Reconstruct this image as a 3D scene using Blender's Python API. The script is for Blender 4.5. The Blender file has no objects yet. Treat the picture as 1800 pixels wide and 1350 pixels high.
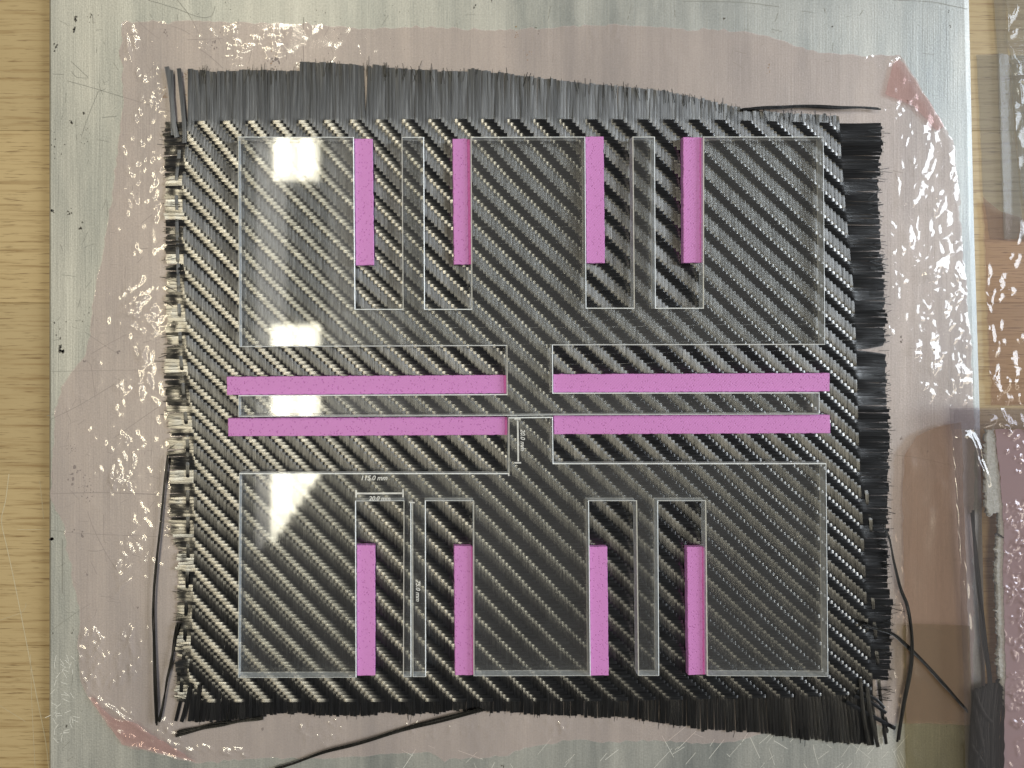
import bpy, math, random
import numpy as np
from mathutils import Vector

random.seed(7)
rng = np.random.default_rng(11)
scene = bpy.context.scene
col = scene.collection

# ---------------------------------------------------------------- camera
S = 1.0 / 4100.0          # metres per photograph pixel on the plate
CX, CY = 700.0, 570.0     # pixel straight below the lens
H = 0.290                 # lens height above the plate
FWID = 1800 * S
cam_d = bpy.data.cameras.new('camera')
cam = bpy.data.objects.new('camera', cam_d)
col.objects.link(cam)
cam.location = (0, 0, H)
cam_d.sensor_fit = 'HORIZONTAL'
cam_d.sensor_width = 36.0
cam_d.lens = 36.0 * H / FWID
cam_d.shift_x = (900 - CX) / 1800.0
cam_d.shift_y = -(675 - CY) / 1800.0
cam_d.clip_start = 0.01
cam_d.clip_end = 50.0
scene.camera = cam

# ---------------------------------------------------------------- light and exposure
scene.view_settings.view_transform = 'Standard'
scene.view_settings.look = 'None'
scene.view_settings.exposure = 0.34
scene.view_settings.gamma = 1.0
scene.cycles.max_bounces = 8
scene.cycles.transparent_max_bounces = 16
scene.cycles.caustics_reflective = False
scene.cycles.caustics_refractive = False
world = bpy.data.worlds.new('World')
scene.world = world
world.use_nodes = True
wb = world.node_tree.nodes['Background']
wb.inputs['Color'].default_value = (0.95, 0.97, 1.0, 1)
wb.inputs['Strength'].default_value = 0.06


def area(name, loc, sx, sy, radiance, color, target=None):
    d = bpy.data.lights.new(name, 'AREA')
    d.shape = 'RECTANGLE'
    d.size, d.size_y = sx, sy
    d.energy = radiance * sx * sy * math.pi
    d.color = color
    o = bpy.data.objects.new(name, d)
    col.objects.link(o)
    o.location = loc
    t = Vector(target) if target else Vector((loc[0], loc[1], 0))
    o.rotation_euler = (t - Vector(loc)).to_track_quat('-Z', 'Y').to_euler()
    return o


WARM = (1.0, 0.94, 0.74)
WARM2 = (1.0, 0.87, 0.60)
CEIL = 2.0


def mirrored(px, py):
    """ceiling point whose mirror image in the clear sheets falls on that pixel"""
    k = S * (1 + CEIL / H)
    return (px - CX) * k, (CY - py) * k


def fixture(name, xa, xb, ya, yb, radiance, color, z=CEIL):
    (ax, ay), (bx, by) = mirrored(xa, ya), mirrored(xb, yb)
    return area(name, ((ax + bx) / 2, (ay + by) / 2, z), abs(bx - ax), abs(by - ay), radiance, color)


# fixtures whose twin tubes are mirrored in the clear sheets
for ya, yb in ((-560, 28), (232, 306)):
    fixture('tube_lamp', 487, 510, ya, yb, 20 if ya < 0 else 12, WARM)
    fixture('tube_lamp', 528, 550, ya, yb, 20 if ya < 0 else 12, WARM)
    fixture('lamp_diffuser', 478, 560, ya, yb + 10, 7.5, WARM, CEIL + .03)
fixture('tube_lamp', 487, 510, 580, 895, 12, WARM)
fixture('tube_lamp', 528, 550, 580, 845, 12, WARM)
for k in range(8):  # stepped ends shape a person's dark silhouette into the lamp's reflection
    fixture('lamp_diffuser', 474 + 11 * k, 485 + 11 * k, 570, 955 - 16 * k, 8, WARM, CEIL + .03)
# second row of fixtures further to the left
fixture('tube_lamp', 352, 386, -560, -30, 34, WARM2)
fixture('tube_lamp', 352, 386, 236, 905, 24, WARM2)
# pale ceiling around the fixtures, daylight and a lamp on the other side
for k in range(4):  # lower ends stepped along the same silhouette
    fixture('ceiling_glow', 418 + 15 * k, 433 + 15 * k, 200, 1015 - 17 * k, 1.1, (1.0, .97, .9), 2.3)
for k in range(3):
    fixture('ceiling_glow', 562 + 50 * k, 612 + 50 * k, 200, 800, .45 - .12 * k, (1.0, .97, .9), 2.3)
area('ceiling_glow', (3.75, -1.1, 2.35), 1.1, 2.0, 4.5, (1.0, 0.90, 0.70))
area('window_light', (2.65, 0.45, 1.42), 1.25, 1.4, 10.0, (0.84, 0.92, 1.0), target=(0.1, 0, 0))

# ---------------------------------------------------------------- helpers


def P(px, py, z=0.0):
    k = S * (1.0 - z / H)
    return ((px - CX) * k, (CY - py) * k, z)


def PV(px, py, zc, z):
    """arrays: pixel positions seen at height zc, lifted to z"""
    k = S * (1.0 - zc / H)
    return np.stack([(np.asarray(px) - CX) * k, (CY - np.asarray(py)) * k, np.broadcast_to(z, np.shape(px))], -1)


def wloc(o):
    l = Vector((0, 0, 0))
    while o:
        l += o.location
        o = o.parent
    return l


def mk(name, verts, faces, mat, parent=None, smooth=False, mats=None, midx=None, loc=None):
    v = np.asarray(verts, dtype=np.float64).reshape(-1, 3)
    me = bpy.data.meshes.new(name)
    off = np.array(wloc(parent)) if parent else np.zeros(3)
    if loc is not None:
        off = off + np.array(loc) - off
    v = v - off
    if isinstance(faces, np.ndarray):
        n, k = faces.shape
        me.vertices.add(len(v))
        me.vertices.foreach_set('co', v.astype(np.float32).ravel())
        me.loops.add(n * k)
        me.loops.foreach_set('vertex_index', faces.astype(np.int32).ravel())
        me.polygons.add(n)
        me.polygons.foreach_set('loop_start', np.arange(n, dtype=np.int32) * k)
        me.polygons.foreach_set('use_smooth', np.full(n, smooth, dtype=bool))
        me.update(calc_edges=True)
    else:
        me.from_pydata([tuple(a) for a in v], [], faces)
        me.polygons.foreach_set('use_smooth', [smooth] * len(faces))
        me.update()
    for m in (mats or [mat]):
        me.materials.append(m)
    if midx is not None:
        me.polygons.foreach_set('material_index', np.asarray(midx, dtype=np.int32))
    o = bpy.data.objects.new(name, me)
    col.objects.link(o)
    if parent:
        o.parent = parent
    if loc is not None:
        o.location = loc
    return o


def tag(o, label=None, cat=None, group=None, kind=None):
    for k, v in (('label', label), ('category', cat), ('group', group), ('kind', kind)):
        if v:
            o[k] = v
    return o


def empty(name, loc, **kw):
    o = bpy.data.objects.new(name, None)
    col.objects.link(o)
    o.location = loc
    o.empty_display_size = 0.01
    return tag(o, **kw)


def interp(xs, pts):
    pts = np.asarray(pts, float)
    return np.interp(xs, pts[:, 0], pts[:, 1])


def catmull(pts, step=3.0):
    p = np.asarray(pts, float)
    p = np.vstack([2 * p[0] - p[1], p, 2 * p[-1] - p[-2]])
    out = []
    for i in range(1, len(p) - 2):
        n = max(2, int(np.linalg.norm(p[i + 1][:2] - p[i][:2]) / step))
        t = np.linspace(0, 1, n, endpoint=False)[:, None]
        a, b, c, d = p[i - 1], p[i], p[i + 1], p[i + 2]
        out.append(0.5 * (2 * b + (c - a) * t + (2 * a - 5 * b + 4 * c - d) * t ** 2 + (3 * b - a - 3 * c + d) * t ** 3))
    out.append(p[-2][None])
    return np.vstack(out)


class Nz:
    """smooth 1-D / 2-D wobble as a sum of sines"""
    def __init__(self, scale, n=6, seed=0):
        r = np.random.default_rng(seed)
        self.k = r.normal(0, 1.0 / scale, (n, 2))
        self.p = r.uniform(0, 6.28, n)
        self.a = 1.0 / math.sqrt(n) * 1.4

    def __call__(self, x, y=0.0):
        s = 0.0
        for (kx, ky), p in zip(self.k, self.p):
            s = s + np.sin(np.asarray(x) * kx + np.asarray(y) * ky + p)
        return s * self.a


# ---------------------------------------------------------------- materials


class NT:
    def __init__(self, name):
        self.m = bpy.data.materials.new(name)
        self.m.use_nodes = True
        self.t = self.m.node_tree
        self.t.nodes.clear()
        self.out = self.n('ShaderNodeOutputMaterial')

    def n(self, typ, **kw):
        nd = self.t.nodes.new(typ)
        for k, v in kw.items():
            if k.startswith('_'):
                setattr(nd, k[1:], v)
            else:
                key = k.replace('__', ' ')
                self.set(nd.inputs[key], v)
        return nd

    def set(self, sock, v):
        if isinstance(v, bpy.types.NodeSocket):
            self.t.links.new(v, sock)
        elif isinstance(v, bpy.types.Node):
            self.t.links.new(v.outputs[0], sock)
        else:
            if sock.type == 'RGBA' and len(v) == 3:
                v = (*v, 1)
            sock.default_value = v

    def coords(self, scale=(1, 1, 1), rot=0.0, obj=False):
        tc = self.n('ShaderNodeTexCoord')
        mp = self.n('ShaderNodeMapping')
        src = tc.outputs['Object'] if obj else self.n('ShaderNodeNewGeometry').outputs['Position']
        self.set(mp.inputs['Vector'], src)
        mp.inputs['Scale'].default_value = scale
        mp.inputs['Rotation'].default_value = (0, 0, rot)
        return mp.outputs[0]

    def noise(self, vec, scale=1.0, detail=3.0, rough=0.55):
        nd = self.n('ShaderNodeTexNoise')
        self.set(nd.inputs['Vector'], vec)
        nd.inputs['Scale'].default_value = scale
        nd.inputs['Detail'].default_value = detail
        nd.inputs['Roughness'].default_value = rough
        return nd.outputs[0]

    def ramp(self, fac, stops):
        nd = self.n('ShaderNodeValToRGB')
        self.set(nd.inputs[0], fac)
        el = nd.color_ramp.elements
        while len(el) < len(stops):
            el.new(0.5)
        for e, (p, c) in zip(el, stops):
            e.position = p
            e.color = (*c, 1) if len(c) == 3 else c
        return nd.outputs[0]

    def mix(self, fac, a, b, mode='MIX'):
        nd = self.n('ShaderNodeMix', _data_type='RGBA', _blend_type=mode)
        self.set(nd.inputs[0], fac)
        self.set(nd.inputs[6], a)
        self.set(nd.inputs[7], b)
        return nd.outputs[2]

    def math(self, op, a, b=0.0, c=None):
        nd = self.n('ShaderNodeMath', _operation=op)
        self.set(nd.inputs[0], a)
        self.set(nd.inputs[1], b)
        if c is not None:
            self.set(nd.inputs[2], c)
        return nd.outputs[0]

    def bump(self, h, strength=0.3, dist=0.001):
        nd = self.n('ShaderNodeBump')
        nd.inputs['Strength'].default_value = strength
        nd.inputs['Distance'].default_value = dist
        self.set(nd.inputs['Height'], h)
        return nd.outputs[0]

    def done(self, sh):
        self.set(self.out.inputs[0], sh.outputs[0] if isinstance(sh, bpy.types.Node) else sh)
        return self.m

    def schlick(self, f0, normal=None):
        lw = self.n('ShaderNodeLayerWeight')
        lw.inputs['Blend'].default_value = 0.5
        if normal is not None:
            self.set(lw.inputs['Normal'], normal)
        p5 = self.math('POWER', lw.outputs['Facing'], 5.0)
        return self.math('MULTIPLY_ADD', p5, 1.0 - f0, f0)


def carbon(name, along_y, tint=(1, 1, 1), aniso=1.0, refl=0.20, rough=0.33):
    b = NT(name)
    sc = (2600, 60, 1) if along_y else (60, 2600, 1)
    v = b.coords(sc)
    fine = b.noise(v, 1.0, 3, 0.6)
    oi = b.n('ShaderNodeObjectInfo')
    sc2 = (900, 25, 1) if along_y else (25, 900, 1)
    broad = b.noise(b.coords(sc2), 1.0, 2, 0.5)
    k = b.math('MULTIPLY', b.math('MULTIPLY_ADD', fine, 2.1, -0.05), b.math('MULTIPLY_ADD', oi.outputs['Random'], 0.35, 0.82))
    k = b.math('MULTIPLY', k, b.math('MULTIPLY_ADD', broad, 0.7, 0.65))
    c = b.mix(1.0, tuple(refl * t for t in tint), b.n('ShaderNodeCombineColor', Red=k, Green=k, Blue=k), 'MULTIPLY')
    p = b.n('ShaderNodeBsdfPrincipled', Base__Color=c, Metallic=1.0)
    p.inputs['Roughness'].default_value = rough
    p.inputs['Anisotropic'].default_value = aniso
    if aniso > 0:
        cv = b.n('ShaderNodeCombineXYZ')
        cv.inputs[0].default_value = 1.0 if along_y else 0.0
        cv.inputs[1].default_value = 0.0 if along_y else 1.0
        b.set(p.inputs['Tangent'], cv.outputs[0])
    b.set(p.inputs['Normal'], b.bump(fine, 0.10, 0.0003))
    return b.done(p)


M_WARP = carbon('carbon_lengthwise', True, refl=0.17, rough=0.42)
M_WEFT = carbon('carbon_crosswise', False)
M_LOOSE = carbon('carbon_loose', True, aniso=0.0, refl=0.04, rough=0.40)


def film_mat(name, tr, haze=(0.8, 0.7, 0.7), haze_f=0.10, f0=0.09, rough=0.10, fine=0.0):
    b = NT(name)
    nrm = None
    if fine:
        h = b.noise(b.coords((420, 420, 420)), 1.0, 4, 0.65)
        nrm = b.bump(h, fine, 0.001)
    t = b.n('ShaderNodeBsdfTransparent', Color=tr)
    d = b.n('ShaderNodeBsdfDiffuse', Color=haze)
    m1 = b.n('ShaderNodeMixShader')
    m1.inputs[0].default_value = haze_f
    b.set(m1.inputs[1], t.outputs[0]); b.set(m1.inputs[2], d.outputs[0])
    g = b.n('ShaderNodeBsdfGlossy', Color=(1, 1, 1), Roughness=rough)
    if nrm is not None:
        b.set(g.inputs['Normal'], nrm)
    m2 = b.n('ShaderNodeMixShader')
    b.set(m2.inputs[0], b.schlick(f0, nrm))
    b.set(m2.inputs[1], m1.outputs[0]); b.set(m2.inputs[2], g.outputs[0])
    return b.done(m2)


M_PINKFILM = film_mat('pink_release_film', (0.98, 0.92, 0.905), (0.88, 0.76, 0.765), 0.25, 0.06, 0.09, 0.03)
M_FOLD = film_mat('pink_film_fold', (0.94, 0.81, 0.80), (0.80, 0.56, 0.55), 0.16, 0.04, 0.15, 0.05)
M_BROWNFILM = film_mat('brown_film', (0.83, 0.71, 0.63), (0.40, 0.31, 0.25), 0.25, 0.03, 0.25, 0.08)
M_OLIVEFILM = film_mat('olive_film', (0.66, 0.61, 0.48), (0.38, 0.35, 0.25), 0.2, 0.03, 0.25, 0.08)
M_ROSEFILM = film_mat('rose_film', (0.84, 0.76, 0.73), (0.58, 0.42, 0.38), 0.16, 0.05, 0.08, 0.02)
M_GREYFILM = film_mat('grey_film', (0.82, 0.83, 0.85), (0.5, 0.5, 0.48), 0.18, 0.03, 0.08, 0.02)
M_BAG = film_mat('clear_bag', (0.83, 0.81, 0.84), (0.42, 0.40, 0.42), 0.09, 0.06, 0.08, 0.02)
M_BAGPINK = film_mat('bag_pink_film', (0.75, 0.6, 0.62), (0.80, 0.60, 0.63), 0.60, 0.12, 0.07, 0.03)


def make_acrylic():
    b = NT('clear_acrylic')
    t = b.n('ShaderNodeBsdfTransparent', Color=(0.965, 0.97, 0.965))
    veil = b.noise(b.coords((14, 14, 14)), 1.0, 3, 0.6)  # patchy diffuse veil, painted in for the ceiling's pale reflection
    d = b.n('ShaderNodeBsdfDiffuse', Color=(0.76, 0.74, 0.76))
    m1 = b.n('ShaderNodeMixShader')
    b.set(m1.inputs[0], b.math('MULTIPLY_ADD', veil, 0.042, 0.0))
    b.set(m1.inputs[1], t.outputs[0]); b.set(m1.inputs[2], d.outputs[0])
    g = b.n('ShaderNodeBsdfGlossy', Color=(1, 1, 1), Roughness=0.045)
    m2 = b.n('ShaderNodeMixShader')
    b.set(m2.inputs[0], b.schlick(0.055))
    b.set(m2.inputs[1], m1.outputs[0]); b.set(m2.inputs[2], g.outputs[0])
    return b.done(m2)


M_ACR = make_acrylic()


def simple(name, colr, rough=0.6, metallic=0.0, spec=0.5):
    b = NT(name)
    p = b.n('ShaderNodeBsdfPrincipled', Base__Color=colr)
    p.inputs['Roughness'].default_value = rough
    p.inputs['Metallic'].default_value = metallic
    p.inputs['Specular IOR Level'].default_value = spec
    return b.done(p)


def frosted(name, colr, alpha):
    b = NT(name)
    n = b.noise(b.coords((700, 700, 700)), 1.0, 2)
    t = b.n('ShaderNodeBsdfTransparent')
    p = b.n('ShaderNodeBsdfPrincipled', Base__Color=colr)
    p.inputs['Roughness'].default_value = 0.35
    m = b.n('ShaderNodeMixShader')
    b.set(m.inputs[0], b.math('MULTIPLY_ADD', n, 0.5, alpha - 0.25))
    b.set(m.inputs[1], t.outputs[0]); b.set(m.inputs[2], p.outputs[0])
    return b.done(m)


M_RIM = frosted('laser_cut_rim', (0.88, 0.92, 0.95), 0.92)
M_WALL = frosted('laser_cut_wall', (0.82, 0.87, 0.92), 0.66)
M_LOWRIM = frosted('laser_cut_low_rim', (0.80, 0.81, 0.80), 0.42)
M_ENG = frosted('engraved_white', (0.86, 0.87, 0.87), 0.72)


def make_pink(name, base, dark):
    b = NT(name)
    v1 = b.n('ShaderNodeTexVoronoi')
    b.set(v1.inputs['Vector'], b.coords((900, 900, 900)))
    v1.inputs['Scale'].default_value = 1.0
    pores = b.ramp(v1.outputs['Distance'], [(0.16, (0, 0, 0)), (0.34, (1, 1, 1))])
    sel = b.ramp(b.noise(b.coords((420, 420, 420)), 1.0, 1), [(0.40, (1, 1, 1)), (0.52, (0, 0, 0))])
    pf = b.math('MAXIMUM', pores, sel)
    lines = b.n('ShaderNodeTexWave', _wave_type='BANDS')
    b.set(lines.inputs['Vector'], b.coords((1, 1, 1), 0.75))
    lines.inputs['Scale'].default_value = 330
    lines.inputs['Distortion'].default_value = 1.5
    c = b.mix(pf, dark, base)
    c = b.mix(b.math('MULTIPLY', b.noise(b.coords((300, 300, 300)), 1.0, 3), 0.35), c, tuple(x * 0.8 for x in base))
    p = b.n('ShaderNodeBsdfPrincipled', Base__Color=c)
    p.inputs['Roughness'].default_value = 0.45
    p.inputs['Specular IOR Level'].default_value = 0.35
    h = b.math('ADD', b.math('MULTIPLY', pf, 0.7), b.math('MULTIPLY', lines.outputs['Fac'], 0.35))
    b.set(p.inputs['Normal'], b.bump(h, 0.5, 0.0003))
    return b.done(p)


M_PINK = make_pink('pink_printed_plastic', (0.62, 0.245, 0.605), (0.47, 0.15, 0.45))
M_REFLPINK = make_pink('pink_wall_reflection', (0.56, 0.13, 0.40), (0.40, 0.07, 0.26))  # deeper pink standing for the bar's reflection in the acrylic wall


def make_alu():
    b = NT('worn_aluminium')
    br = b.noise(b.coords((1400, 22, 1)), 1.0, 4, 0.65)
    br2 = b.noise(b.coords((160, 9, 1)), 1.0, 4, 0.6)
    cl = b.ramp(b.noise(b.coords((26, 6, 1)), 1.0, 5, 0.62), [(0.34, (0, 0, 0)), (0.66, (1, 1, 1))])
    gr = b.noise(b.coords((1300, 1300, 1)), 1.0, 2, 0.6)
    c = b.mix(cl, (0.275, 0.295, 0.30), (0.53, 0.53, 0.505))
    c = b.mix(b.math('MULTIPLY', b.ramp(br2, [(0.45, (0, 0, 0)), (0.72, (1, 1, 1))]), 0.28), c, (0.70, 0.71, 0.68))
    k = b.math('MULTIPLY_ADD', br, 0.42, 0.78)
    k = b.math('MULTIPLY', k, b.math('MULTIPLY_ADD', gr, 0.55, 0.72))
    c = b.mix(1.0, c, b.n('ShaderNodeCombineColor', Red=k, Green=k, Blue=k), 'MULTIPLY')
    spots = b.ramp(b.noise(b.coords((240, 150, 1)), 1.0, 5, 0.75), [(0.70, (0, 0, 0)), (0.78, (1, 1, 1))])
    c = b.mix(b.math('MULTIPLY', spots, 0.35), c, (0.22, 0.20, 0.16))
    p = b.n('ShaderNodeBsdfPrincipled', Base__Color=c, Metallic=0.55)
    b.set(p.inputs['Roughness'], b.math('MULTIPLY_ADD', cl, 0.12, 0.42))
    b.set(p.inputs['Normal'], b.bump(b.math('ADD', br, b.math('MULTIPLY', gr, 0.7)), 0.22, 0.0004))
    return b.done(p)


M_ALU = make_alu()
M_SCR = simple('scratch_dark', (0.10, 0.095, 0.085), 0.7)
M_SCRL = simple('scratch_bright', (0.85, 0.85, 0.82), 0.4)
M_THREAD = frosted('pale_thread', (0.72, 0.64, 0.45), 0.55)
M_SCRM = simple('scratch_grey', (0.26, 0.26, 0.24), 0.6)


def make_wood():
    b = NT('beech_staves')
    oi = b.n('ShaderNodeObjectInfo')
    comb = b.n('ShaderNodeCombineXYZ')
    b.set(comb.inputs[0], b.math('MULTIPLY', oi.outputs['Random'], 3.0))
    b.set(comb.inputs[1], b.math('MULTIPLY', oi.outputs['Random'], 7.0))
    add = b.n('ShaderNodeVectorMath', _operation='ADD')
    geo = b.n('ShaderNodeNewGeometry')
    b.set(add.inputs[0], geo.outputs['Position']); b.set(add.inputs[1], comb.outputs[0])

    def mp(s):
        m = b.n('ShaderNodeMapping')
        b.set(m.inputs[0], add.outputs[0])
        m.inputs['Scale'].default_value = s
        return m.outputs[0]
    g1 = b.noise(mp((22, 520, 1)), 1.0, 5, 0.65)
    g2 = b.noise(mp((75, 1300, 1)), 1.0, 3, 0.6)
    g3 = b.noise(mp((5, 40, 1)), 1.0, 3, 0.5)
    base = b.mix(g3, (0.435, 0.32, 0.160), (0.54, 0.42, 0.232))
    tone = b.math('MULTIPLY_ADD', oi.outputs['Random'], 0.16, 0.90)
    base = b.mix(1.0, base, b.n('ShaderNodeCombineColor', Red=tone, Green=tone, Blue=tone), 'MULTIPLY')
    c = b.mix(b.math('MULTIPLY', b.ramp(g1, [(0.50, (0, 0, 0)), (0.68, (1, 1, 1))]), 0.85), base, (0.27, 0.17, 0.07))
    c = b.mix(b.math('MULTIPLY', b.ramp(g2, [(0.57, (0, 0, 0)), (0.68, (1, 1, 1))]), 0.75), c, (0.17, 0.10, 0.04))
    p = b.n('ShaderNodeBsdfPrincipled', Base__Color=c)
    p.inputs['Roughness'].default_value = 0.42
    b.set(p.inputs['Normal'], b.bump(g2, 0.15, 0.0004))
    return b.done(p)


M_WOOD = make_wood()
M_UNDER = simple('bench_core', (0.30, 0.2, 0.1), 0.8)


def make_felt():
    b = NT('white_felt')
    n = b.noise(b.coords((900, 900, 900)), 1.0, 4, 0.7)
    c = b.ramp(n, [(0.3, (0.62, 0.66, 0.60)), (0.7, (0.86, 0.88, 0.82))])
    p = b.n('ShaderNodeBsdfPrincipled', Base__Color=c)
    p.inputs['Roughness'].default_value = 0.95
    b.set(p.inputs['Normal'], b.bump(n, 0.8, 0.0008))
    return b.done(p)


M_FELT = make_felt()
M_FIBRE = simple('felt_fibre', (0.80, 0.82, 0.76), 0.9)
M_BROWNSPOT = simple('rust_stain', (0.30, 0.20, 0.09), 0.8)

# ---------------------------------------------------------------- bench top
ZT = -0.004
bench = empty('bench_top', (0, 0, ZT - 0.02), kind='structure')
stave_y = [-390, -80, 225, 532, 837, 1142, 1447, 1760]
x0, x1 = P(-300, 0)[0], P(2250, 0)[0]
for a, c in zip(stave_y[:-1], stave_y[1:]):
    ya, yc = (CY - a - 0.15) * S, (CY - c + 0.15) * S
    e = 0.00012
    vs = [(x0, yc, ZT - 0.02), (x1, yc, ZT - 0.02), (x1, ya, ZT - 0.02), (x0, ya, ZT - 0.02),
          (x0, yc, ZT - e), (x1, yc, ZT - e), (x1, ya, ZT - e), (x0, ya, ZT - e),
          (x0, yc + e, ZT), (x1, yc + e, ZT), (x1, ya - e, ZT), (x0, ya - e, ZT)]
    fs = [(3, 2, 1, 0), (0, 1, 5, 4), (1, 2, 6, 5), (2, 3, 7, 6), (3, 0, 4, 7),
          (4, 5, 9, 8), (5, 6, 10, 9), (6, 7, 11, 10), (7, 4, 8, 11), (8, 9, 10, 11)]
    mk('stave', vs, fs, M_WOOD, bench)


def ribbon(pts, w, zc, z):
    """flat ribbon along pixel polyline -> verts, faces"""
    p = np.asarray(pts, float)
    t = np.gradient(p, axis=0)
    t /= np.linalg.norm(t, axis=1)[:, None] + 1e-9
    nrm = np.stack([-t[:, 1], t[:, 0]], 1)
    w = np.broadcast_to(w, len(p))[:, None]
    L, R = p + nrm * w / 2, p - nrm * w / 2
    v = np.empty((len(p) * 2, 3))
    v[0::2] = PV(L[:, 0], L[:, 1], zc, z)
    v[1::2] = PV(R[:, 0], R[:, 1], zc, z)
    i = np.arange(len(p) - 1) * 2
    return v, np.stack([i, i + 1, i + 3, i + 2], 1)


def join(parts):
    vs, fs, n = [], [], 0
    for v, f in parts:
        vs.append(v); fs.append(f + n); n += len(v)
    return np.vstack(vs), np.vstack(fs)


hl = [[(16, 833), (10, 880), (3, 915), (12, 960), (25, 1020), (45, 1120), (62, 1210), (80, 1300), (86, 1350)],
      [(70, 845), (74, 880), (77, 912)], [(30, 931), (80, 930)], [(54, 1150), (56, 1230), (62, 1350)],
      [(0, 1090), (40, 1075), (46, 1060)], [(0, 1240), (45, 1268)]]
v, f = join([ribbon(catmull(h, 8), w, ZT, ZT + 0.00012) for h, w in zip(hl, (2.0, 1.0, 1.0, 1.0, 0.8, 0.8))])
tag(mk('scratch', v, f, M_THREAD, bench), kind='stuff')

# ---------------------------------------------------------------- aluminium plate
plate = empty('aluminium_plate', P(900, 675, ZT), label='worn brushed aluminium plate lying on the wooden bench under everything', cat='metal plate')
pl = [(87, -140), (1702, -140), (1703, 0), (1712, 400), (1722, 720), (1738, 1500), (87, 1500)]
edge = 2.2
pin = [(87 + edge, -140), (1702 - 8, -140), (1703 - 8, 0), (1712 - 8, 400), (1722 - 8, 720), (1738 - 8, 1500), (87 + edge, 1500)]
n = len(pl)
vs = [P(*q, ZT) for q in pl] + [P(*q, -0.0009) for q in pl] + [P(*q, 0) for q in pin]
fs = [tuple(range(2 * n, 3 * n))[::-1]]
for i in range(n):
    j = (i + 1) % n
    fs.append((i + n, j + n, j, i)); fs.append((i + 2 * n, j + 2 * n, j + n, i + n))
mk('plate_sheet', vs, fs, M_ALU, plate)
for fl in plate.children[0].data.polygons:
    pass

ZS = 0.00006
dark_lines = [([(88, 868), (180, 866), (300, 870)], 1.6), ([(88, 653), (200, 651), (292, 650)], 0.8),
              ([(118, 142), (175, 158), (300, 196)], 1.0), ([(125, 125), (135, 136), (155, 137)], 0.8),
              ([(88, 738), (140, 712), (200, 676)], 1.1), ([(200, 770), (250, 735), (292, 706)], 1.0),
              ([(150, 584), (185, 608), (208, 622)], 0.9), ([(160, 622), (190, 605), (222, 588)], 1.0),
              ([(150, 632), (160, 642), (164, 670), (167, 700)], 0.9), ([(154, 900), (165, 930), (185, 970), (205, 1002)], 1.0),
              ([(182, 905), (183, 950), (188, 953)], 0.9), ([(155, 968), (170, 969), (182, 966)], 1.1),
              ([(110, 948), (110, 975), (110, 1043)], 1.8), ([(88, 932), (150, 938), (300, 944)], 0.9),
              ([(260, 0), (310, 15), (350, 30), (372, 28), (378, 10)], 0.9), ([(312, 0), (335, 30), (350, 60)], 1.0),
              ([(350, 85), (370, 100), (392, 120)], 1.2), ([(534, 30), (533, 70), (534, 112)], 1.3),
              ([(505, 75), (504, 105)], 0.9), ([(125, 108), (140, 122), (155, 136)], 1.0), ([(92, 130), (112, 131)], 0.9),
              ([(173, 160), (155, 205), (143, 240)], 0.7), ([(302, 46), (320, 52), (334, 60)], 0.9),
              ([(330, 70), (360, 69), (392, 68)], 0.8), ([(240, 35), (262, 55), (280, 68)], 0.8),
              ([(1200, 2), (1300, 4), (1370, 12)], 0.8), ([(292, 705), (330, 690)], 0.7),
              ([(1570, 0), (1640, 4), (1700, 16)], 0.8), ([(1500, 1095), (1600, 1100), (1675, 1112)], 0.7),
              ([(1560, 798), (1620, 806), (1680, 820)], 0.9), ([(88, 1110), (130, 1080), (160, 1060)], 0.6)]
parts = [ribbon(catmull(l, 10), w, 0, ZS) for l, w in dark_lines]
for k in range(170):
    reg = random.choice([(90, 190, 0, 1340)] * 3 + [(190, 300, 60, 1250)] * 2 + [(190, 1690, 0, 110)] * 2 + [(1560, 1700, 200, 1270)])
    xx, yy = random.uniform(*reg[:2]), random.uniform(*reg[2:])
    an = random.choice([random.gauss(0, 0.3), random.gauss(1.57, 0.3), random.uniform(0, 3.1)])
    ln = random.uniform(4, 26)
    parts.append(ribbon([(xx, yy), (xx + ln * math.cos(an) * .5, yy + ln * math.sin(an) * .5 + random.uniform(-1, 1)), (xx + ln * math.cos(an), yy + ln * math.sin(an))],
                        random.uniform(0.5, 0.9), 0, ZS))
v, f = join(parts)
tag(mk('scratch', v, f, M_SCRM, plate), kind='stuff')
# pits
pv, pf, nn = [], [], 0


def pit(xx, yy, r, asp=1.0):
    global nn
    k = 7
    ring = []
    for q in range(k):
        a = 6.283 * q / k
        rr = r * random.uniform(0.45, 1.25)
        ring.append(P(xx + rr * math.cos(a), yy + rr * asp * math.sin(a), 0)[:2] + (ZS + 0.00002,))
    pv.extend(ring); pf.append(tuple(range(nn, nn + k))[::-1]); nn += k


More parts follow.
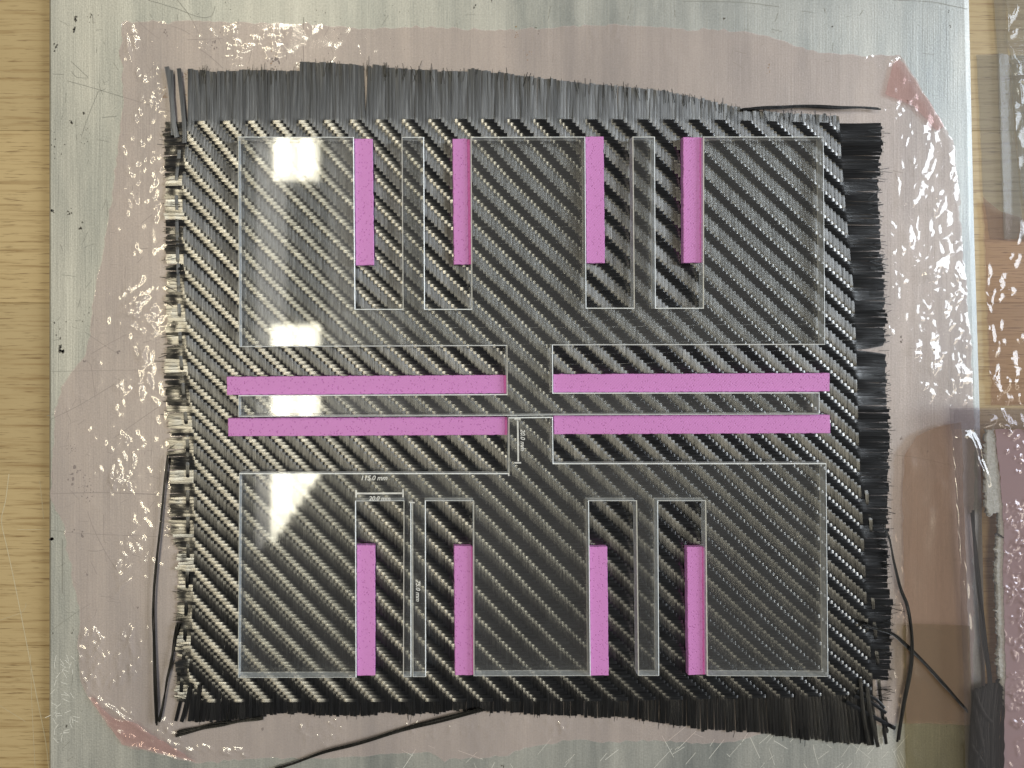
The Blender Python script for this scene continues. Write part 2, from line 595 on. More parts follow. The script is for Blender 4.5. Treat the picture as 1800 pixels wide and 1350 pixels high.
for (xx, yy, r, m, sp) in [(134, 33, 2.5, 5, 3), (130, 53, 2.4, 4, 2), (158, 28, 0.9, 14, 7), (99, 82, 1.8, 6, 5), (125, 212, 2, 3, 3), (146, 199, 1.9, 2, 1),
                           (123, 370, 1.8, 6, 5), (144, 398, 1.8, 4, 5), (92, 371, 1.8, 4, 2), (150, 237, 0.9, 12, 12), (98, 240, 1.3, 9, 20), (107, 615, 3.4, 7, 4), (102, 580, 1.6, 5, 12),
                           (208, 618, 2.4, 3, 2), (149, 633, 2.2, 3, 3), (150, 560, 1.2, 5, 25), (130, 838, 3.0, 8, 9), (150, 860, 1.2, 30, 14), (126, 790, 1.1, 12, 7), (146, 938, 3.0, 4, 3),
                           (128, 932, 1.8, 3, 4), (91, 948, 3.2, 4, 3), (152, 1008, 2, 2, 4), (242, 1067, 1.6, 3, 2), (127, 1111, 1.5, 1, 1), (93, 1114, 1.4, 2, 1), (118, 1277, 1.5, 2, 2),
                           (376, 78, 1.6, 9, 4), (292, 58, 1.3, 7, 5), (484, 112, 2.2, 9, 8), (475, 105, 1.5, 6, 6), (835, 11, 1.8, 3, 2), (865, 4, 1.4, 2, 2), (945, 55, 1.5, 4, 5), (1272, 32, 1.8, 2, 2), (1666, 21, 1.5, 2, 2), (1670, 46, 1.6, 2, 2),
                           (1463, 48, 1.4, 2, 1), (1583, 598, 2, 4, 3), (1643, 618, 2.4, 4, 3), (1595, 177, 2, 2, 1), (1665, 1065, 1.3, 4, 8), (1650, 1010, 1.2, 5, 12), (1662, 1265, 1.4, 6, 7),
                           (1676, 427, 1.5, 2, 2), (462, 1282, 2.6, 2, 1), (885, 1349, 1.8, 3, 3), (1585, 768, 1.6, 3, 2), (1630, 793, 1.5, 2, 1), (700, 70, 0.8, 16, 40), (560, 60, 0.8, 30, 50), (400, 50, 0.7, 20, 50)]:
    for _ in range(m):
        pit(random.gauss(xx, sp * .6), random.gauss(yy, sp * .9), r * random.uniform(.5, 1.1), random.uniform(.8, 1.8))
tag(mk('pit_mark', pv, pf, M_SCR, plate), kind='stuff')
pv, pf, nn = [], [], 0
for (xx, yy, m, sp) in [(289, 165, 20, 5), (325, 135, 12, 5), (326, 172, 8, 4), (907, 55, 8, 4), (1350, 120, 7, 5), (930, 95, 9, 7), (480, 112, 14, 8)]:
    for _ in range(m):
        pit(random.gauss(xx, sp * .7), random.gauss(yy, sp * 1.2), random.uniform(.6, 1.8))
tag(mk('stain', pv, pf, M_BROWNSPOT, plate), kind='stuff')
parts = []
for k in range(90):
    xx, yy = random.uniform(1120, 1585), random.uniform(1288, 1380)
    if random.random() < .3:
        xx, yy = random.uniform(600, 1100), random.uniform(1310, 1380)
    an = random.choice([-0.8, -0.9, 0.5, 1.2, 2.4]) + random.gauss(0, .15)
    ln = random.uniform(8, 50)
    parts.append(ribbon([(xx, yy), (xx + ln * math.cos(an), yy + ln * math.sin(an))], random.uniform(.4, .7), 0, ZS))
for k in range(40):
    xx, yy = random.uniform(88, 130), random.uniform(1150, 1300)
    an = random.uniform(0, 3.1)
    parts.append(ribbon([(xx, yy), (xx + 12 * math.cos(an), yy + 12 * math.sin(an))], .7, 0, ZS))
v, f = join(parts)
tag(mk('bright_scratch', v, f, M_SCRL, plate), kind='stuff')

# ---------------------------------------------------------------- films


def in_poly(x, y, poly):
    poly = np.asarray(poly, float)
    r = np.zeros(np.shape(x), bool)
    j = len(poly) - 1
    for i in range(len(poly)):
        xi, yi = poly[i]; xj, yj = poly[j]
        if yi != yj:
            r ^= ((yi > y) != (yj > y)) & (x < (xj - xi) * (y - yi) / (yj - yi) + xi)
        j = i
    return r


def snap(x, y, poly):
    poly = np.asarray(poly, float)
    best = np.full(x.shape, 1e18); bx, by = x.copy(), y.copy()
    for i in range(len(poly)):
        a, b = poly[i - 1], poly[i]
        d = b - a
        t = np.clip(((x - a[0]) * d[0] + (y - a[1]) * d[1]) / (d @ d + 1e-9), 0, 1)
        qx, qy = a[0] + d[0] * t, a[1] + d[1] * t
        dd = (qx - x) ** 2 + (qy - y) ** 2
        m = dd < best
        best[m] = dd[m]; bx[m] = qx[m]; by[m] = qy[m]
    return bx, by


def rough_poly(pts, amp=1.5, step=10, seed=1):
    r = np.random.default_rng(seed)
    out = []
    for i in range(len(pts)):
        a, b = np.array(pts[i], float), np.array(pts[(i + 1) % len(pts)], float)
        d = b - a; L = np.linalg.norm(d); m = max(1, int(L / step))
        nn_ = np.array([-d[1], d[0]]) / (L + 1e-9)
        for q in range(m):
            out.append(a + d * q / m + nn_ * r.normal(0, amp) * (q > 0))
    return np.array(out)


def film(name, poly, ridges, zb, mat, step=2.0, hole=None, flat=None, parent=None, base_fn=None):
    poly = np.asarray(poly, float)
    ax, bx = poly[:, 0].min() - step, poly[:, 0].max() + step
    ay, by = poly[:, 1].min() - step, poly[:, 1].max() + step
    nx, ny = int((bx - ax) / step) + 2, int((by - ay) / step) + 2
    X, Y = np.meshgrid(ax + np.arange(nx) * step, ay + np.arange(ny) * step)
    Z = np.zeros_like(X)
    for (xa, ya, xb, yb, sg, h) in ridges:
        m = 4 * sg
        i0, i1 = max(0, int((min(xa, xb) - m - ax) / step)), min(nx, int((max(xa, xb) + m - ax) / step) + 2)
        j0, j1 = max(0, int((min(ya, yb) - m - ay) / step)), min(ny, int((max(ya, yb) + m - ay) / step) + 2)
        if i1 <= i0 or j1 <= j0:
            continue
        x, y = X[j0:j1, i0:i1], Y[j0:j1, i0:i1]
        dx, dy = xb - xa, yb - ya
        L2 = dx * dx + dy * dy + 1e-9
        t = np.clip(((x - xa) * dx + (y - ya) * dy) / L2, 0, 1)
        d2 = (x - xa - t * dx) ** 2 + (y - ya - t * dy) ** 2
        Z[j0:j1, i0:i1] += h * np.exp(-d2 / (2 * sg * sg)) * (0.35 + 0.65 * np.sin(np.pi * t))
    if flat is not None:
        Z *= flat(X, Y)
    if base_fn is not None:
        Z += base_fn(X, Y)
    ins = in_poly(X, Y, poly)
    if hole is not None:
        ins_h = in_poly(X, Y, hole)
    cell = ins[:-1, :-1] | ins[1:, :-1] | ins[:-1, 1:] | ins[1:, 1:]
    if hole is not None:
        cell &= ~(ins_h[:-1, :-1] & ins_h[1:, :-1] & ins_h[:-1, 1:] & ins_h[1:, 1:])
    used = np.zeros_like(ins)
    used[:-1, :-1] |= cell; used[1:, :-1] |= cell; used[:-1, 1:] |= cell; used[1:, 1:] |= cell
    o = used & ~ins
    X[o], Y[o] = snap(X[o], Y[o], poly)
    idx = -np.ones(X.shape, int)
    idx[used] = np.arange(used.sum())
    V = PV(X[used], Y[used], zb, zb + Z[used])
    j, i = np.nonzero(cell)
    F = np.stack([idx[j, i], idx[j + 1, i], idx[j + 1, i + 1], idx[j, i + 1]], 1)
    return mk(name, V, F, mat, parent, smooth=True)


def cluster(cx, cy, sx, sy, n, ang, spread, ln, sg, h, seed):
    r = np.random.default_rng(seed)
    out = []
    for _ in range(n):
        x, y = cx + r.uniform(-1, 1) * sx, cy + r.uniform(-1, 1) * sy
        a = math.radians(ang) + r.normal(0, math.radians(spread))
        L = ln * r.uniform(.3, 1.2)
        bend = r.normal(0, .25)
        x1, y1 = x + math.cos(a) * L / 2, y - math.sin(a) * L / 2
        x2, y2 = x1 + math.cos(a + bend) * L / 2, y1 - math.sin(a + bend) * L / 2
        s_, hh = sg * r.uniform(.8, 1.3), h * r.uniform(.4, 1.1)
        out += [(x, y, x1, y1, s_, hh), (x1, y1, x2, y2, s_, hh * .8)]
    return out


FAB_HOLE = [(350, 225), (1470, 225), (1475, 300), (1475, 1190), (350, 1190)]
film_poly = rough_poly([(214, 40), (340, 36), (530, 42), (640, 50), (750, 48), (870, 54), (1000, 46), (1100, 44), (1200, 50), (1300, 55), (1345, 62), (1380, 72), (1420, 88),
                        (1480, 96), (1560, 98), (1580, 96), (1590, 106), (1625, 165), (1650, 205), (1675, 245), (1686, 330), (1692, 430), (1700, 520),
                        (1708, 620), (1712, 760), (1712, 1268), (1590, 1272), (1570, 1276), (1500, 1275), (1365, 1282), (1300, 1301), (1235, 1308), (1160, 1302), (1110, 1303), (1060, 1306),
                        (1020, 1300), (950, 1310), (905, 1320), (880, 1330), (820, 1333), (790, 1334), (782, 1340), (770, 1330), (755, 1322), (700, 1325), (640, 1330), (560, 1333), (450, 1334),
                        (345, 1342), (290, 1328), (215, 1310), (200, 1288), (185, 1262), (165, 1235), (152, 1220), (140, 1190), (137, 1120), (140, 1075), (125, 1010),
                        (112, 920), (90, 880), (92, 790), (95, 730), (108, 680), (125, 655), (150, 625), (158, 580), (164, 530), (172, 480), (182, 440), (190, 390), (200, 320), (208, 250),
                        (216, 190), (214, 110)], 1.6, 9, 3)
R = []
R += cluster(1625, 300, 45, 70, 40, 55, 35, 34, 1.7, .00017, 1) + cluster(1625, 300, 45, 70, 14, 60, 40, 40, 6.0, .0006, 101)
R += cluster(1620, 400, 55, 70, 40, 55, 35, 36, 1.7, .00017, 2) + cluster(1630, 420, 50, 70, 14, 50, 40, 40, 6.0, .0006, 102)
R += cluster(1645, 455, 30, 45, 12, 28, 6, 60, 2.2, .00026, 3)
R += cluster(1640, 520, 40, 45, 36, 30, 30, 38, 1.7, .00018, 4) + cluster(1640, 520, 40, 45, 10, 30, 30, 40, 6.0, .0006, 103)
R += cluster(1640, 620, 55, 60, 40, 20, 35, 34, 1.7, .00017, 5) + cluster(1640, 630, 55, 60, 12, 20, 40, 40, 6.0, .0006, 104)
R += cluster(1650, 690, 50, 25, 22, 10, 20, 30, 2.0, .00021, 6)
R += cluster(1575, 480, 14, 120, 24, 60, 50, 16, 2.4, .0003, 7)
R += cluster(1580, 190, 30, 20, 16, 100, 40, 16, 2.4, .0003, 8)
R += cluster(1450, 150, 60, 20, 9, 80, 40, 12, 2.2, .0003, 9)
R += cluster(1540, 108, 30, 10, 10, 40, 50, 14, 2.2, .0003, 10)
R += cluster(1578, 1100, 8, 160, 26, 90, 25, 18, 2.4, .0003, 11)
R += cluster(1545, 1225, 25, 40, 14, 60, 60, 18, 2.4, .0003, 12)
R += cluster(205, 30, 14, 25, 9, 75, 25, 24, 2.3, .0003, 20)
R += cluster(232, 75, 10, 25, 5, 85, 10, 36, 2.3, .00035, 21)
R += cluster(255, 170, 25, 45, 18, 80, 25, 14, 2.2, .0003, 22)
R += cluster(250, 310, 30, 90, 26, 70, 50, 9, 2.2, .0003, 23)
R += cluster(238, 540, 40, 35, 30, 18, 18, 26, 2.2, .00034, 24)
R += cluster(255, 570, 20, 20, 16, 120, 60, 14, 2.2, .0003, 25)
R += cluster(255, 660, 14, 50, 18, 80, 25, 22, 2.3, .00034, 26)
R += cluster(215, 690, 25, 15, 9, 25, 15, 26, 2.2, .0003, 27)
R += cluster(205, 820, 30, 50, 24, 110, 40, 20, 2.2, .0003, 28)
R += cluster(205, 860, 20, 12, 10, 70, 25, 18, 2.2, .00034, 29)
R += cluster(235, 965, 30, 20, 12, 40, 60, 18, 2.5, .0003, 30)
R += cluster(205, 1025, 14, 30, 10, 60, 15, 32, 2.3, .00034, 31)
R += cluster(190, 1160, 50, 50, 42, 75, 30, 30, 2.2, .00036, 32)
R += cluster(245, 1160, 20, 40, 14, 80, 40, 20, 2.2, .00034, 33)
R += cluster(160, 1210, 15, 30, 12, 120, 20, 22, 2.2, .00034, 34)
R += cluster(200, 1255, 40, 25, 24, 145, 30, 20, 2.3, .00034, 35)
R += cluster(275, 1310, 60, 18, 26, 165, 25, 26, 2.3, .00034, 36)
R += cluster(380, 1325, 70, 8, 20, 175, 15, 22, 2.3, .00034, 37)
R += cluster(300, 1290, 25, 25, 12, 100, 30, 22, 2.3, .00034, 38)
R += cluster(570, 1290, 60, 25, 20, 60, 50, 14, 2.2, .0003, 39)
R += cluster(780, 1285, 70, 14, 22, 75, 25, 10, 2.2, .0003, 40)
R += cluster(985, 1278, 14, 14, 9, 80, 40, 18, 2.3, .00036, 41)
R += cluster(930, 1270, 60, 12, 10, 85, 20, 14, 2.2, .0003, 42)
R += cluster(1120, 1275, 90, 12, 8, 85, 20, 14, 2.2, .00025, 43)
R += cluster(450, 75, 60, 25, 24, 40, 60, 12, 2.4, .0003, 44)
R += cluster(1060, 70, 130, 18, 14, 75, 20, 22, 2.2, .00025, 45)
for (a, b_) in [((590 / 3 + 3, 0), (605 / 3, 50)), ((205, 48), (219, 18)), ((222, 60), (230, 108)), ((1567, 108), (1580, 98)), ((213, 1305), (345, 1342)), ((155, 1215), (270, 1300)), ((1580, 100), (1660, 225))]:
    R.append((*a, *b_, 2.4, .0004))
for (cx_, cy_, sx_, sy_, n_, sd_) in ((200, 400, 100, 330, 150, 90), (200, 1000, 110, 320, 170, 91), (700, 80, 480, 40, 90, 92), (1300, 120, 260, 60, 60, 93), (1640, 450, 70, 330, 160, 94),
                                       (640, 1300, 420, 40, 110, 95), (1100, 1285, 250, 22, 50, 96)):
    R += cluster(cx_, cy_, sx_, sy_, n_, 70, 60, 26, 3.0, .00011, sd_)
R += cluster(1640, 330, 45, 110, 50, 55, 35, 20, 2.0, .0002, 97)
R += cluster(1650, 560, 45, 80, 50, 30, 35, 20, 2.0, .0002, 98)
R += cluster(190, 1165, 50, 60, 30, 85, 30, 34, 2.0, .0002, 99)
R += cluster(245, 545, 35, 45, 26, 15, 15, 28, 2.0, .0002, 100)
_fab = np.array([(330, 205), (1510, 205), (1525, 1245), (330, 1240)], float)


def flat_fab(X, Y):
    d = np.maximum.reduce([300 - X, X - 1545, 120 - Y, Y - 1262])
    return np.clip((d + 6) / 14, 0.12, 1)


pink = film('release_film', film_poly, R, 0.00022, M_PINKFILM, 2.0, FAB_HOLE, flat_fab)
pink_root = empty('pink_film', P(900, 675, 0.0002), label='thin wrinkled pink release film spread on the plate under the carbon cloth', cat='plastic film')
pink.parent = pink_root
pink.location = -Vector(pink_root.location)
film('folded_corner', rough_poly([(1572, 110), (1580, 104), (1590, 112), (1640, 190), (1660, 222), (1648, 230), (1605, 185), (1556, 165)], 1.0, 8, 5),
     cluster(1610, 165, 40, 40, 6, 50, 20, 30, 3, .0002, 77), 0.0011, M_FOLD, 3.0, parent=pink_root)
film('folded_hem', rough_poly([(152, 1218), (200, 1262), (240, 1272), (300, 1312), (345, 1340), (290, 1326), (215, 1308), (180, 1262)], 1.0, 8, 6),
     cluster(240, 1290, 60, 30, 12, 150, 20, 30, 3, .0003, 78), 0.0014, M_FOLD, 3.0, parent=pink_root)

# brown and olive strips over the right end of the plate
brown = film('brown_film', rough_poly([(1594, 1271), (1592, 1180), (1591, 1080), (1588, 960), (1586, 860), (1590, 800), (1610, 768), (1650, 750), (1672, 745), (1690, 742), (1708, 1274)], .8, 12, 8),
             cluster(1610, 1000, 25, 200, 18, 88, 8, 60, 8, .0002, 51) + cluster(1640, 850, 40, 60, 10, 80, 20, 30, 6, .00015, 52), 0.0022, M_BROWNFILM, 4.0)
tag(brown, 'brown translucent film strip hanging over the plate between carbon cloth and clear bag', 'plastic film')
olive = film('olive_film', rough_poly([(1592, 1380), (1590, 1200), (1588, 1100), (1600, 1096), (1704, 1100), (1712, 1380)], .5, 12, 9),
             cluster(1640, 1320, 40, 40, 6, 85, 10, 40, 5, .0003, 53), 0.0018, M_OLIVEFILM, 4.0)
tag(olive, 'olive tinted film piece showing below the brown strip at the bottom edge', 'plastic film')

# films over the bench on the right
rose = film('rose_film', rough_poly([(1727, 345), (1760, 372), (1830, 395), (1990, 420), (1990, 712), (1742, 712), (1738, 600), (1732, 450)], 1.0, 10, 12),
            cluster(1778, 690, 40, 22, 34, 40, 50, 30, 3, .00035, 61) + cluster(1790, 640, 25, 40, 18, 60, 50, 28, 3, .0003, 62) + cluster(1745, 560, 12, 70, 8, 85, 12, 40, 2.6, .00028, 63)
            + cluster(1790, 440, 22, 25, 7, 45, 10, 36, 2.6, .0003, 64) + cluster(1765, 520, 30, 90, 14, 60, 60, 14, 2.6, .00028, 65) + cluster(1746, 680, 8, 25, 9, 90, 40, 16, 2.6, .0003, 66),
            ZT + 0.0012, M_ROSEFILM, 2.0)
tag(rose, 'rose brown crinkled film lying on the bench above the clear bag', 'plastic film')
gfilm = film('grey_film', rough_poly([(1716, 96), (1790, 97), (1990, 96), (1990, 440), (1740, 420), (1728, 340), (1722, 200)], .5, 14, 14),
             [(1752, -20, 1757, 200, 7, .0003), (1757, 200, 1764, 420, 7, .0003)], ZT + 0.0006, M_GREYFILM, 3.0)
tag(gfilm, 'flat grey see-through film on the bench right of the plate', 'plastic film')
gfilm2 = film('creased_film', rough_poly([(1762, -140), (1766, 0), (1769, 60), (1775, 110), (1779, 150), (1786, 230), (1795, 330), (1812, 420), (1990, 420), (1990, -140)], .8, 12, 15),
              [(1766, 0, 1770, 60, 3, .0012), (1771, 88, 1778, 108, 2.6, .001), (1778, 108, 1786, 118, 2.6, .001), (1786, 118, 1786, 138, 2.6, .001), (1786, 138, 1802, 144, 3, .001), (1775, 62, 1782, 50, 2.6, .0009), (1776, 30, 1784, 8, 3, .0009), (1787, 142, 1794, 175, 3.0, .0011)]
              + cluster(1785, 220, 10, 80, 8, 70, 20, 26, 3, .0003, 67), ZT + 0.0020, M_GREYFILM, 2.4)
tag(gfilm2, 'creased grey film with a curled edge in the top right corner', 'plastic film')
band = film('film_band', rough_poly([(1744, -140), (1747, 0), (1754, 100), (1757, 200), (1765, 420), (1800, 420), (1772, 100), (1764, -140)], .4, 14, 16), [], ZT + 0.0014, M_GREYFILM, 4.0, parent=None)
band.parent = gfilm

# ---------------------------------------------------------------- woven carbon cloth
NW, M = 200, 172
ZF = 0.0012            # middle of the cloth
fabric = empty('carbon_fabric', P(920, 720, 0.0005), label='black woven carbon fibre cloth with frayed edges lying on pink film', cat='carbon cloth')
L_ = [(0, 333), (.1, 323), (.25, 326), (.4, 331), (.55, 343), (.75, 344), (.9, 338), (1, 331)]
R_ = [(0, 1476), (.18, 1488), (.3, 1497), (.5, 1506), (.7, 1514), (.85, 1520), (1, 1531)]
T_ = [(0, 216), (.4, 212), (.8, 213), (1, 219)]
B_ = [(0, 1231), (.3, 1230), (.6, 1229), (.9, 1222), (1, 1216)]
wob1, wob2 = Nz(45, 6, 3), Nz(40, 6, 4)
jw = rng.normal(0, .35, 400)
jf = rng.normal(0, .35, 400)


def fab(u, v):
    fu, fv = u / (NW - 1), v / (M - 1)
    l, r = interp(fv, L_), interp(fv, R_)
    t, b = interp(fu, T_), interp(fu, B_)
    px = l + (r - l) * fu + 2.2 * wob1(u, v) * np.clip(fu * 8, 0, 1)
    py = t + (b - t) * fv + 2.2 * wob2(u, v) * np.clip(fv * 8, 0, 1) * np.clip((1 - fv) * 8, 0, 1)
    return px, py


PH = 1


def over(i, j, k=1.5):
    """height of the warp: +1 over, -1 under"""
    s = np.sin(2 * np.pi * ((j - i + PH) + 0.5) / 8.0)
    return np.tanh(k * s) / math.tanh(k)


A = 0.00025
XS = np.array([-1.0, -0.45, 0.45, 1.0])
ZSEC = np.array([-0.00006, 0.0, 0.0, -0.00006])


def tow_mesh(px, py, z, w, zc=ZF):
    p = np.stack([px, py], 1)
    t = np.gradient(p, axis=0)
    t /= np.linalg.norm(t, axis=1)[:, None] + 1e-9
    nr = np.stack([t[:, 1], -t[:, 0]], 1)
    n_ = len(px)
    w = np.broadcast_to(w, n_)
    X = px[:, None] + nr[:, 0:1] * XS[None] * w[:, None]
    Y = py[:, None] + nr[:, 1:2] * XS[None] * w[:, None]
    V = PV(X, Y, zc, z[:, None] + ZSEC[None]).reshape(-1, 3)
    a = (np.arange(n_ - 1)[:, None] * 4 + np.arange(3)[None]).ravel()
    F = np.stack([a, a + 1, a + 5, a + 4], 1)
    # keep faces looking up
    e1, e2 = V[F[0, 1]] - V[F[0, 0]], V[F[0, 3]] - V[F[0, 0]]
    if np.cross(e1, e2)[2] < 0:
        F = F[:, ::-1]
    return V, np.ascontiguousarray(F)


TOP = [(280, 118), (334, 120), (341, 122), (372, 124), (400, 125), (430, 123), (525, 124), (527, 109), (560, 109), (640, 114), (652, 119), (655, 113), (700, 121), (780, 124),
       (822, 126), (826, 120), (860, 125), (940, 136), (1050, 148), (1150, 157), (1200, 167), (1260, 180), (1310, 191), (1340, 195), (1400, 200), (1480, 203), (1600, 203)]
BOT = [(280, 1268), (352, 1269), (380, 1268), (460, 1262), (470, 1256), (540, 1254), (545, 1257), (640, 1259), (680, 1253), (720, 1258), (800, 1250), (900, 1253), (1000, 1258), (1100, 1262),
       (1170, 1272), (1230, 1283), (1340, 1289), (1400, 1299), (1480, 1307), (1560, 1311)]
LEF = [(150, 288), (215, 288), (230, 287), (320, 290), (450, 292), (600, 293), (632, 290), (640, 289), (700, 292), (740, 296), (760, 298), (800, 296), (850, 300), (930, 299), (945, 304), (960, 312), (1050, 311),
       (1100, 309), (1150, 310), (1240, 308), (1300, 308)]
RIG = [(150, 1552), (222, 1551), (260, 1549), (330, 1544), (400, 1548), (450, 1551), (500, 1555), (600, 1556), (700, 1560), (750, 1563), (900, 1560), (1030, 1560), (1060, 1568), (1150, 1565), (1210, 1561), (1300, 1560)]


def warp(i, u, v0=None, v1=None, top=True, bot=True, lean_top=0.0, lean_bot=0.0, ends=True):
    sub = 3
    lo, hi = (0 if v0 is None else v0), (M - 1 if v1 is None else v1)
    v = np.arange(lo, hi + 1e-6, 1.0 / sub)
    px, py = fab(np.full_like(v, u), v)
    z = ZF + .00002 + .00019 * over(i, v, 1.9)
    w = np.full_like(v, 2.95)
    px = px + jw[int(i) % 400] * .6
    if top:
        yt = interp(px[0], TOP) + random.gauss(0, .8)
        m = max(3, int((py[0] - yt) / 7))
        q = np.linspace(1, 0, m, endpoint=False)          # 1 at the free end
        ln = py[0] - yt
        ex = px[0] + lean_top * q * ln + .7 * np.sin(q * 2.5 + i * .7) * q + random.gauss(0, .35) * q
        ez = ZF - .0001 + 0.00016 * np.sin(i * 1.9 + q * 3) * q + 0.0002 * q * (i % 3 == 0)
        ez = ez * q + z[0] * (1 - q) if True else ez
        px, py, z = np.r_[ex, px], np.r_[py[0] - ln * q, py], np.r_[ez, z]
        w = np.r_[np.full(m, 3.05), w]
    if bot:
        yb = interp(px[-1], BOT) + random.gauss(0, 1.2)
        ln = yb - py[-1]
        m = max(3, int(ln / 7))
        q = np.linspace(0, 1, m + 1)[1:]
        fan = max(0.0, (px[-1] - 1150) / 380.0) * .10 - max(0.0, (420 - px[-1]) / 90) * .16 + random.gauss(0, .008)
        ex = px[-1] + (lean_bot + fan) * ln * q
        ez = (ZF - .0001 + 0.0001 * math.sin(i * .9)) * q + z[-1] * (1 - q)
        px, py, z = np.r_[px, ex], np.r_[py, py[-1] + ln * q], np.r_[z, ez]
        w = np.r_[w, np.full(m, 2.9)]
    V, F = tow_mesh(px, py, z, w)
    return mk('warp_tow', V, F, M_WARP, fabric, smooth=True)


for i in range(NW):
    if i in (0,):
        warp(i, i, bot=False)
    else:
        px_ = 333 + 1143 * i / (NW - 1)
        gap_l = -.05 * max(0, 1 - (648 - px_) / 22) if px_ < 648 else .05 * max(0, 1 - (px_ - 648) / 22)
        warp(i, i, lean_top=(-0.03 if i < 9 else gap_l))
# sparse outer warps left and right
warp(-2, -2.3, v0=8, top=False, lean_bot=-.05)
warp(NW + 1, NW + 1.4, v0=140, top=False, lean_bot=.03)
for (vv0, vv1) in ((111, 116), (118.5, 124)):
    warp(NW + 1, NW + 1.2 + (vv0 - 111) * .1, v0=vv0, v1=vv1, top=False, bot=False)


def group_tilt(amp, lo, hi):
    out = []
    while len(out) < 200:
        a = random.gauss(0, amp)
        out += [a + random.gauss(0, amp * .2) for _ in range(random.randint(lo, hi))]
    return out


tiltL = [t - .00012 for t in group_tilt(.00042, 1, 5)]
for q in range(16):
    tiltL[q] = -.0006 + random.gauss(0, .00015)
tiltR = group_tilt(.00025, 2, 6)


def weft(j, v, u0=None, u1=None, left=True, right=True, lean_l=None, lean_r=None):
    sub = 3
    lo, hi = (-0.3 if u0 is None else u0), (NW - 0.7 if u1 is None else u1)
    u = np.arange(lo, hi + 1e-6, 1.0 / sub)
    px, py = fab(u, np.full_like(u, v))
    z = ZF - A * over(u, j)
    py = py + jf[int(j) % 400] * .6
    w = np.full_like(u, 2.95)
    if left:
        xl = interp(py[0], LEF) + random.gauss(0, 1.5)
        ln = px[0] - xl
        m = max(4, int(ln / 5))
        q = np.linspace(1, 0, m, endpoint=False)
        dl = lean_l if lean_l is not None else random.gauss(0, 1.1)
        ez = np.maximum(ZF - .00005 + tiltL[j] * q, .0005) + (z[0] - ZF + .00005) * (1 - q) ** 3
        # pass over and under the outermost sparse warp
        ez = ez + A * .8 * np.sin(2 * np.pi * (j + 2) / 8.0) * -np.exp(-((q - .45) / .2) ** 2) * (ln > 20)
        px, py, z = np.r_[px[0] - ln * q, px], np.r_[py[0] + dl * q ** 1.5 + .5 * np.sin(q * 4 + j), py], np.r_[ez, z]
        w = np.r_[np.full(m, 2.75), w]
    if right:
        xr = interp(py[-1], RIG) + random.gauss(0, 1.5)
        ln = xr - px[-1]
        m = max(4, int(ln / 5))
        q = np.linspace(0, 1, m + 1)[1:]
        dr = lean_r if lean_r is not None else random.gauss(0, .9)
        ez = np.maximum(ZF - .00005 + tiltR[j] * q, .0005) + (z[-1] - ZF + .00005) * (1 - q) ** 3
        px, py, z = np.r_[px, px[-1] + ln * q], np.r_[py, py[-1] + dr * q ** 1.5 + .4 * np.sin(q * 4 + j)], np.r_[z, ez]
        w = np.r_[w, np.full(m, 2.85)]
    V, F = tow_mesh(px, py, z, w)
    return mk('weft_tow', V, F, M_WEFT, fabric, smooth=True)


for j in range(M):
    py_r = 219 + (1216 - 219) * j / (M - 1)
    lr = None
    d = py_r - 618
    if abs(d) < 30:                      # the open slit in the right-hand fringe
        lr = math.copysign(9.0 * (1 - abs(d) / 30) ** 1.5, d)
    if j >= M - 5:
        weft(j, j, right=(j < M - 4), lean_l=0)
    else:
        weft(j, j, lean_r=lr)
# two loose ends lying on the lower right corner and top left corner
for pts, w in (([(1485, 1232), (1510, 1246), (1540, 1262), (1572, 1279)], 3.4), ([(1500, 1222), (1530, 1234), (1556, 1252)], 3.0), ([(1505, 1214), (1535, 1226), (1553, 1243)], 2.6)):
    c = catmull(pts, 4)
    V, F = tow_mesh(c[:, 0], c[:, 1], np.full(len(c), ZF + .0007), w)
    mk('weft_tow', V, F, M_WEFT, fabric, smooth=True)
for pts, w, zz in (([(294, 118), (299, 145), (303, 180), (306, 215), (312, 242)], 4.2, .0007), ([(302, 124), (303, 160), (303, 200), (304, 238)], 3.0, .0005),
                   ([(315, 121), (318, 150), (322, 190), (325, 230), (325, 252)], 3.8, .0006),
                   ([(1522, 1205), (1526, 1240), (1534, 1280), (1541, 1311)], 3.4, .0009), ([(1510, 1190), (1513, 1230), (1518, 1270), (1525, 1308)], 3.2, .0009),
                   ([(338, 1200), (331, 1225), (325, 1250), (320, 1267)], 3.6, .0009), ([(352, 1203), (350, 1225), (348, 1250), (346, 1267)], 3.6, .0008)):
    c = catmull(pts, 4)
    V, F = tow_mesh(c[:, 0], c[:, 1], np.full(len(c), ZF + zz), w)
    mk('warp_tow', V, F, M_WARP, fabric, smooth=True)

# fine filaments frayed out of the cut ends
parts = []
for k in range(480):
    side = random.choice('LLRRRTTB')
    if side in 'LR':
        yy = random.uniform(218, 1235)
        xx = interp(yy, LEF if side == 'L' else RIG)
        an = (math.pi if side == 'L' else 0) + random.gauss(0, .22)
    else:
        xx = random.uniform(335, 1475)
        yy = interp(xx, TOP if side == 'T' else BOT)
        an = (-math.pi / 2 if side == 'T' else math.pi / 2) + random.gauss(0, .16)
    ln = random.expovariate(1 / 3.0) + 2
    st = random.uniform(8, 26)
    c_, s_ = math.cos(an), math.sin(an)
    bend = random.gauss(0, .5)
    parts.append(ribbon([(xx - c_ * st, yy - s_ * st), (xx, yy), (xx + c_ * ln - s_ * bend, yy + s_ * ln + c_ * bend)], random.uniform(.5, 1.2), ZF, ZF + .00022))
v, f = join(parts)
tag(mk('frayed_filament', v, f, M_LOOSE, fabric), kind='stuff')

# ---------------------------------------------------------------- loose tows


